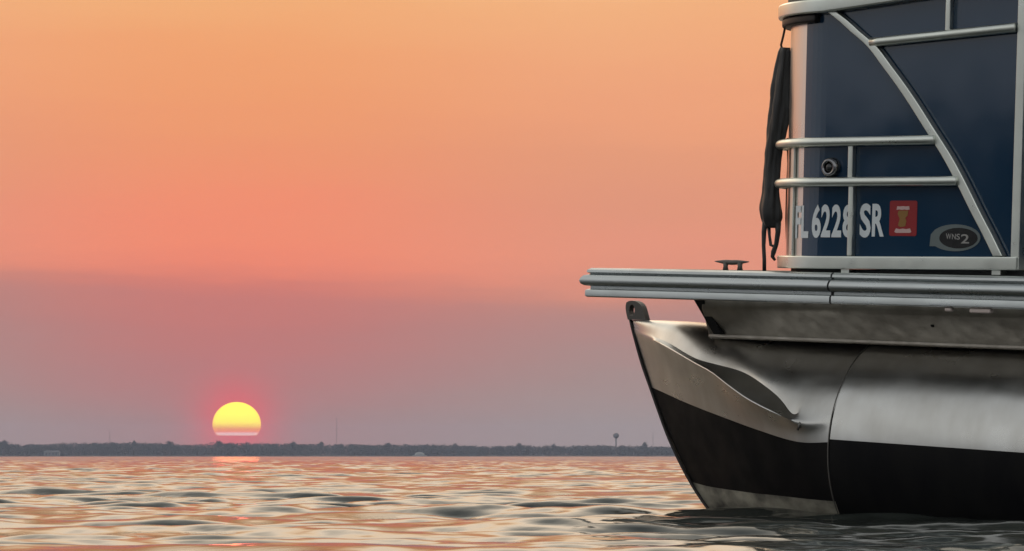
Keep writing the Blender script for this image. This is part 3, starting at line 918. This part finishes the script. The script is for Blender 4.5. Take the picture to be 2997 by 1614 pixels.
GT = 'tree crowns standing out of the far treeline'
far_tree(1888, 1293, 17, 'small round tree sticking up from the far shore just left of the bow', GT)
for pxc, pyt, w, lab in (
        (12, 1287, 26, 'broad dark tree crown at the far left end of the treeline'),
        (392, 1289, 14, 'narrow dark tree crown right of the short mast at left'),
        (495, 1290, 26, 'wide dark tree crown midway between the left mast and the sun'),
        (640, 1288, 30, 'wide reddish tree crown directly beneath the left part of the sun'),
        (858, 1291, 22, 'dark tree crown on the shore, second left of the tall mast'),
        (940, 1292, 20, 'dark tree crown on the shore just left of the tall mast'),
        (1138, 1294, 26, 'low wide tree crown between the tall mast and the tiny pale boat'),
        (1332, 1296, 20, 'dark tree crown first to the right of the tiny pale boat'),
        (1520, 1296, 24, 'dark tree crown midway between the tiny pale boat and the water tower'),
        (1622, 1298, 18, 'small dark tree crown nearest the water tower on its left side')):
    far_tree(pxc, pyt, w, lab, GT)

# water tower, masts, distant boats and a pale building on the shore
M_tower = mat('tower_paint', (0.10, 0.085, 0.085), 0.7)
M_mast = mat('mast_steel', (0.14, 0.11, 0.11), 0.7)
wtp = far(1803, HY, D + 60); wtp.z = 0.8
wt = empty('water_tower', wtp); tag(wt, 'lone grey water tower with bulbous tank above the far treeline', 'water tower')
k = (D + 60) / F
zc_ = (HY - 1278) * k; r_ = 8.8 * k
rg = []
for a in np.linspace(-82, 82, 15):
    rg.append([Vector((r_ * math.cos(R(a)) * math.cos(6.2832 * j / 20), r_ * math.cos(R(a)) * math.sin(6.2832 * j / 20), zc_ + r_ * 0.92 * math.sin(R(a)))) for j in range(20)])
vs, fs = sweep(lambda i: rg[i], rg); fix_normals(mesh_obj('tank', vs, fs, M_tower, wt, True))
tube('column', [(0, 0, -0.5), (0, 0, 3), (0, 0, zc_ - r_ * 0.8)], [1.9, 0.75, 0.85], mat('tower_column', (0.22, 0.19, 0.19), 0.7), wt, 12)


def mast(pxc, pyt, w, label):
    p = far(pxc, HY, D + 80); p.z = 0.8; h = (HY - pyt) / F * (D + 80)
    m_ = empty('radio_mast', p); tag(m_, label, 'mast')
    for j in range(3):
        a = 2.094 * j + 0.4
        tube('mast_leg', [(w * math.cos(a), w * math.sin(a), -0.5), (w * 0.85 * math.cos(a), w * 0.85 * math.sin(a), h)], 0.05, M_mast, m_, 5)
    vs, fs = [], []
    bz = np.arange(1.0, h, 2.0)
    for q, z_ in enumerate(bz):
        for j in range(3):
            a0 = 2.094 * j + 0.4; a1 = 2.094 * (j + 1) + 0.4; z1 = z_ + 2.0 if z_ + 2 < h else h
            i0 = len(vs)
            vs += [(w * .9 * math.cos(a0), w * .9 * math.sin(a0), z_), (w * .9 * math.cos(a0), w * .9 * math.sin(a0), z_ + 0.09), (w * .9 * math.cos(a1), w * .9 * math.sin(a1), z1), (w * .9 * math.cos(a1), w * .9 * math.sin(a1), z1 - 0.09)]
            fs.append((i0, i0 + 1, i0 + 2, i0 + 3))
    mesh_obj('lattice', vs, fs, M_mast, m_)
    tube('antenna', [(0, 0, h - 0.3), (0, 0, h + 2.0)], 0.07, M_mast, m_, 5)


mast(985, 1226, 0.45, 'tall thin radio mast on the far shore to the right of the sun')
mast(321, 1263, 0.55, 'short radio mast above the treeline at far left')
mast(1911, 1268, 0.4, 'faint thin mast on the far shore just left of the bow')

M_pale = mat('pale_hull', (0.34, 0.34, 0.32), 0.5)
bp_ = far(1228, HY, D - 160); bp_.z = 0
fb = empty('far_boat', bp_); tag(fb, 'tiny pale rounded boat far off against the dark shore', 'boat')
kk = (D - 160) / F; wl = 21 * kk
rg = []
for u in np.linspace(-1, 1, 13):
    wy = 1.3 * (1 - 0.75 * max(u, 0) ** 2) * (1 - 0.2 * (u < -0.9))
    rg.append([Vector((u * wl, -wy, 0.9 + 0.35 * max(u, 0))), Vector((u * wl * 0.94, -wy * 0.7, -0.3)), Vector((u * wl * 0.94, wy * 0.7, -0.3)), Vector((u * wl, wy, 0.9 + 0.35 * max(u, 0)))])
vs, fs = sweep(lambda i: rg[i], rg); fix_normals(mesh_obj('hull', vs, fs, M_pale, fb, True))
rg = []
for u in np.linspace(-1, 1, 15):
    hh_ = max(0.02, math.sqrt(max(0, 1 - u * u)))
    rg.append([Vector((u * wl * 0.72, 1.1 * math.cos(a), 0.85 + 2.9 * hh_ * math.sin(a))) for a in np.linspace(0, math.pi, 9)])
vs, fs = sweep(lambda i: rg[i], rg); fix_normals(mesh_obj('canopy', vs, fs, M_pale, fb, True))

hp = far(152, HY, D - 14); hp.z = 0.8
hs = empty('shore_building', hp); tag(hs, 'low pale building at the water edge under the trees at far left', 'building')
M_wall = mat('pale_wall', (0.16, 0.16, 0.16), 0.8); M_roof = mat('grey_roof', (0.10, 0.10, 0.105), 0.8)
box('wall', (-7, -3, -0.5), (7, 3, 3.0), M_wall, hs)
fix_normals(mesh_obj('roof', [(-7.5, -3.6, 3.0), (7.5, -3.6, 3.0), (7.5, 3.6, 3.0), (-7.5, 3.6, 3.0), (-6.5, 0, 4.6), (6.5, 0, 4.6)], [(0, 1, 5, 4), (1, 2, 5), (2, 3, 4, 5), (3, 0, 4), (0, 3, 2, 1)], M_roof, hs))
for q in (-4.5, -1.5, 1.5, 4.5):
    box('window', (q - 0.6, -3.02, 0.8), (q + 0.6, -2.98, 2.2), M_lens, hs)

# ------------------------------------------------------------------ the shore behind the viewer, seen only as reflections in the boat
g = np.random.default_rng(21)
na_ = 640
az_ = np.radians(g.uniform(95, 265, na_)); rr_ = 190 + g.uniform(0, 30, na_)
hz = 8.5 + 2.0 * np.sin(az_ * 9) + g.uniform(-2.5, 4.5, na_)
cen = np.stack([np.sin(az_) * rr_, np.cos(az_) * rr_, hz - 2.4], 1); rad = np.stack([g.uniform(1.6, 3.4, na_)] * 2 + [g.uniform(2.0, 3.6, na_)], 1)
low = cen.copy(); low[:, 2] = hz * 0.45
nw = cloud_obj('near_wood', np.concatenate([leaf_cloud(cen, rad, 70, 0.8, g), leaf_cloud(low, rad * np.array([1.4, 1.4, 1.9]), 110, 1.1, g)]), mat('near_foliage', (0.035, 0.05, 0.028), 0.9))
tag(nw, 'belt of trees on the bank behind the viewer', 'wood', kind='stuff')
vs, fs = [], []
for i in range(61):
    a = math.radians(92 + 176 * i / 60)
    vs += [(math.sin(a) * r, math.cos(a) * r, z_) for r, z_ in ((182, -0.5), (186, 0.6), (500, 2.0))]
for i in range(60):
    for j in range(2): fs.append((i * 3 + j, i * 3 + j + 1, i * 3 + j + 4, i * 3 + j + 3))
tag(fix_normals(mesh_obj('near_shore', vs, fs, M_soil)), kind='structure')

# ------------------------------------------------------------------ the setting sun, 20 km beyond, cut flat by the smoke bank along the horizon
DS = 20000.0
sc_ = Vector(((693.0 - CX) / F * DS, DS, CAM_H + (HY - 1243.0) / F * DS))
rx = 71.0 / F * DS; rz_up = 66.0 / F * DS
M_sun = bpy.data.materials.new('sun_glow'); M_sun.use_nodes = True
t = M_sun.node_tree; t.nodes.clear()
em = t.nodes.new('ShaderNodeEmission'); o_ = t.nodes.new('ShaderNodeOutputMaterial'); t.links.new(em.outputs[0], o_.inputs[0])
co = t.nodes.new('ShaderNodeTexCoord'); sp = t.nodes.new('ShaderNodeSeparateXYZ'); t.links.new(co.outputs['Object'], sp.inputs[0])
mr = t.nodes.new('ShaderNodeMapRange'); mr.inputs[1].default_value = -32.0 / F * DS; mr.inputs[2].default_value = 66.0 / F * DS
t.links.new(sp.outputs[2], mr.inputs[0])
cr = t.nodes.new('ShaderNodeValToRGB'); t.links.new(mr.outputs[0], cr.inputs[0])
E = cr.color_ramp.elements
E[0].position = 0.0; E[0].color = (1.05, 0.62, 0.60, 1); E[1].position = 1.0; E[1].color = (1.7, 1.55, 0.13, 1)
for p, c in ((0.065, (1.2, 0.60, 0.58, 1)), (0.11, (1.2, 0.26, 0.14, 1)), (0.20, (1.2, 0.42, 0.10, 1)), (0.30, (1.4, 0.92, 0.10, 1)), (0.42, (1.6, 1.25, 0.10, 1))):
    e = E.new(p); e.color = c
lw = t.nodes.new('ShaderNodeLayerWeight'); lw.inputs[0].default_value = 0.5
pw = t.nodes.new('ShaderNodeMath'); pw.operation = 'POWER'; pw.inputs[1].default_value = 5.0; t.links.new(lw.outputs['Facing'], pw.inputs[0])
mx = t.nodes.new('ShaderNodeMix'); mx.data_type = 'RGBA'; mx.inputs[7].default_value = (1.3, 0.36, 0.12, 1)
t.links.new(pw.outputs[0], mx.inputs[0]); t.links.new(cr.outputs[0], mx.inputs[6]); t.links.new(mx.outputs[2], em.inputs[0]); em.inputs[1].default_value = 1.0
rg = []
for zz in list(np.linspace(-32, 0, 10)) + list(66 * np.sin(np.radians(np.linspace(6, 88, 18)))):
    w_ = math.sqrt(max(0.0, 1 - (zz / 66.0) ** 2)) if zz > 0 else 1 - 0.19 * (abs(zz) / 32) ** 2.2
    rg.append([Vector((rx * w_ * math.cos(6.28318 * j / 48), rx * w_ * math.sin(6.28318 * j / 48), zz / F * DS)) for j in range(48)])
vs, fs = sweep(lambda i: rg[i], rg)
sun = fix_normals(mesh_obj('sun', vs, fs, M_sun, None, True)); sun.location = sc_
tag(sun, 'setting yellow sun with flat orange base just above the dark far shore', 'sun')

# ------------------------------------------------------------------ haze over the water
hz_ = box('haze', (-3700, -3700, -2.0), (3700, 3700, 41.0), None)
M_haze = bpy.data.materials.new('haze'); M_haze.use_nodes = True
t = M_haze.node_tree; t.nodes.clear()
pv = t.nodes.new('ShaderNodeVolumePrincipled'); pv.inputs['Color'].default_value = (0.62, 0.74, 1.0, 1); pv.inputs['Density'].default_value = 0.00015
pv.inputs['Anisotropy'].default_value = 0.2
o_ = t.nodes.new('ShaderNodeOutputMaterial'); t.links.new(pv.outputs[0], o_.inputs['Volume'])
hz_.data.materials.append(M_haze)
tag(hz_, kind='stuff')
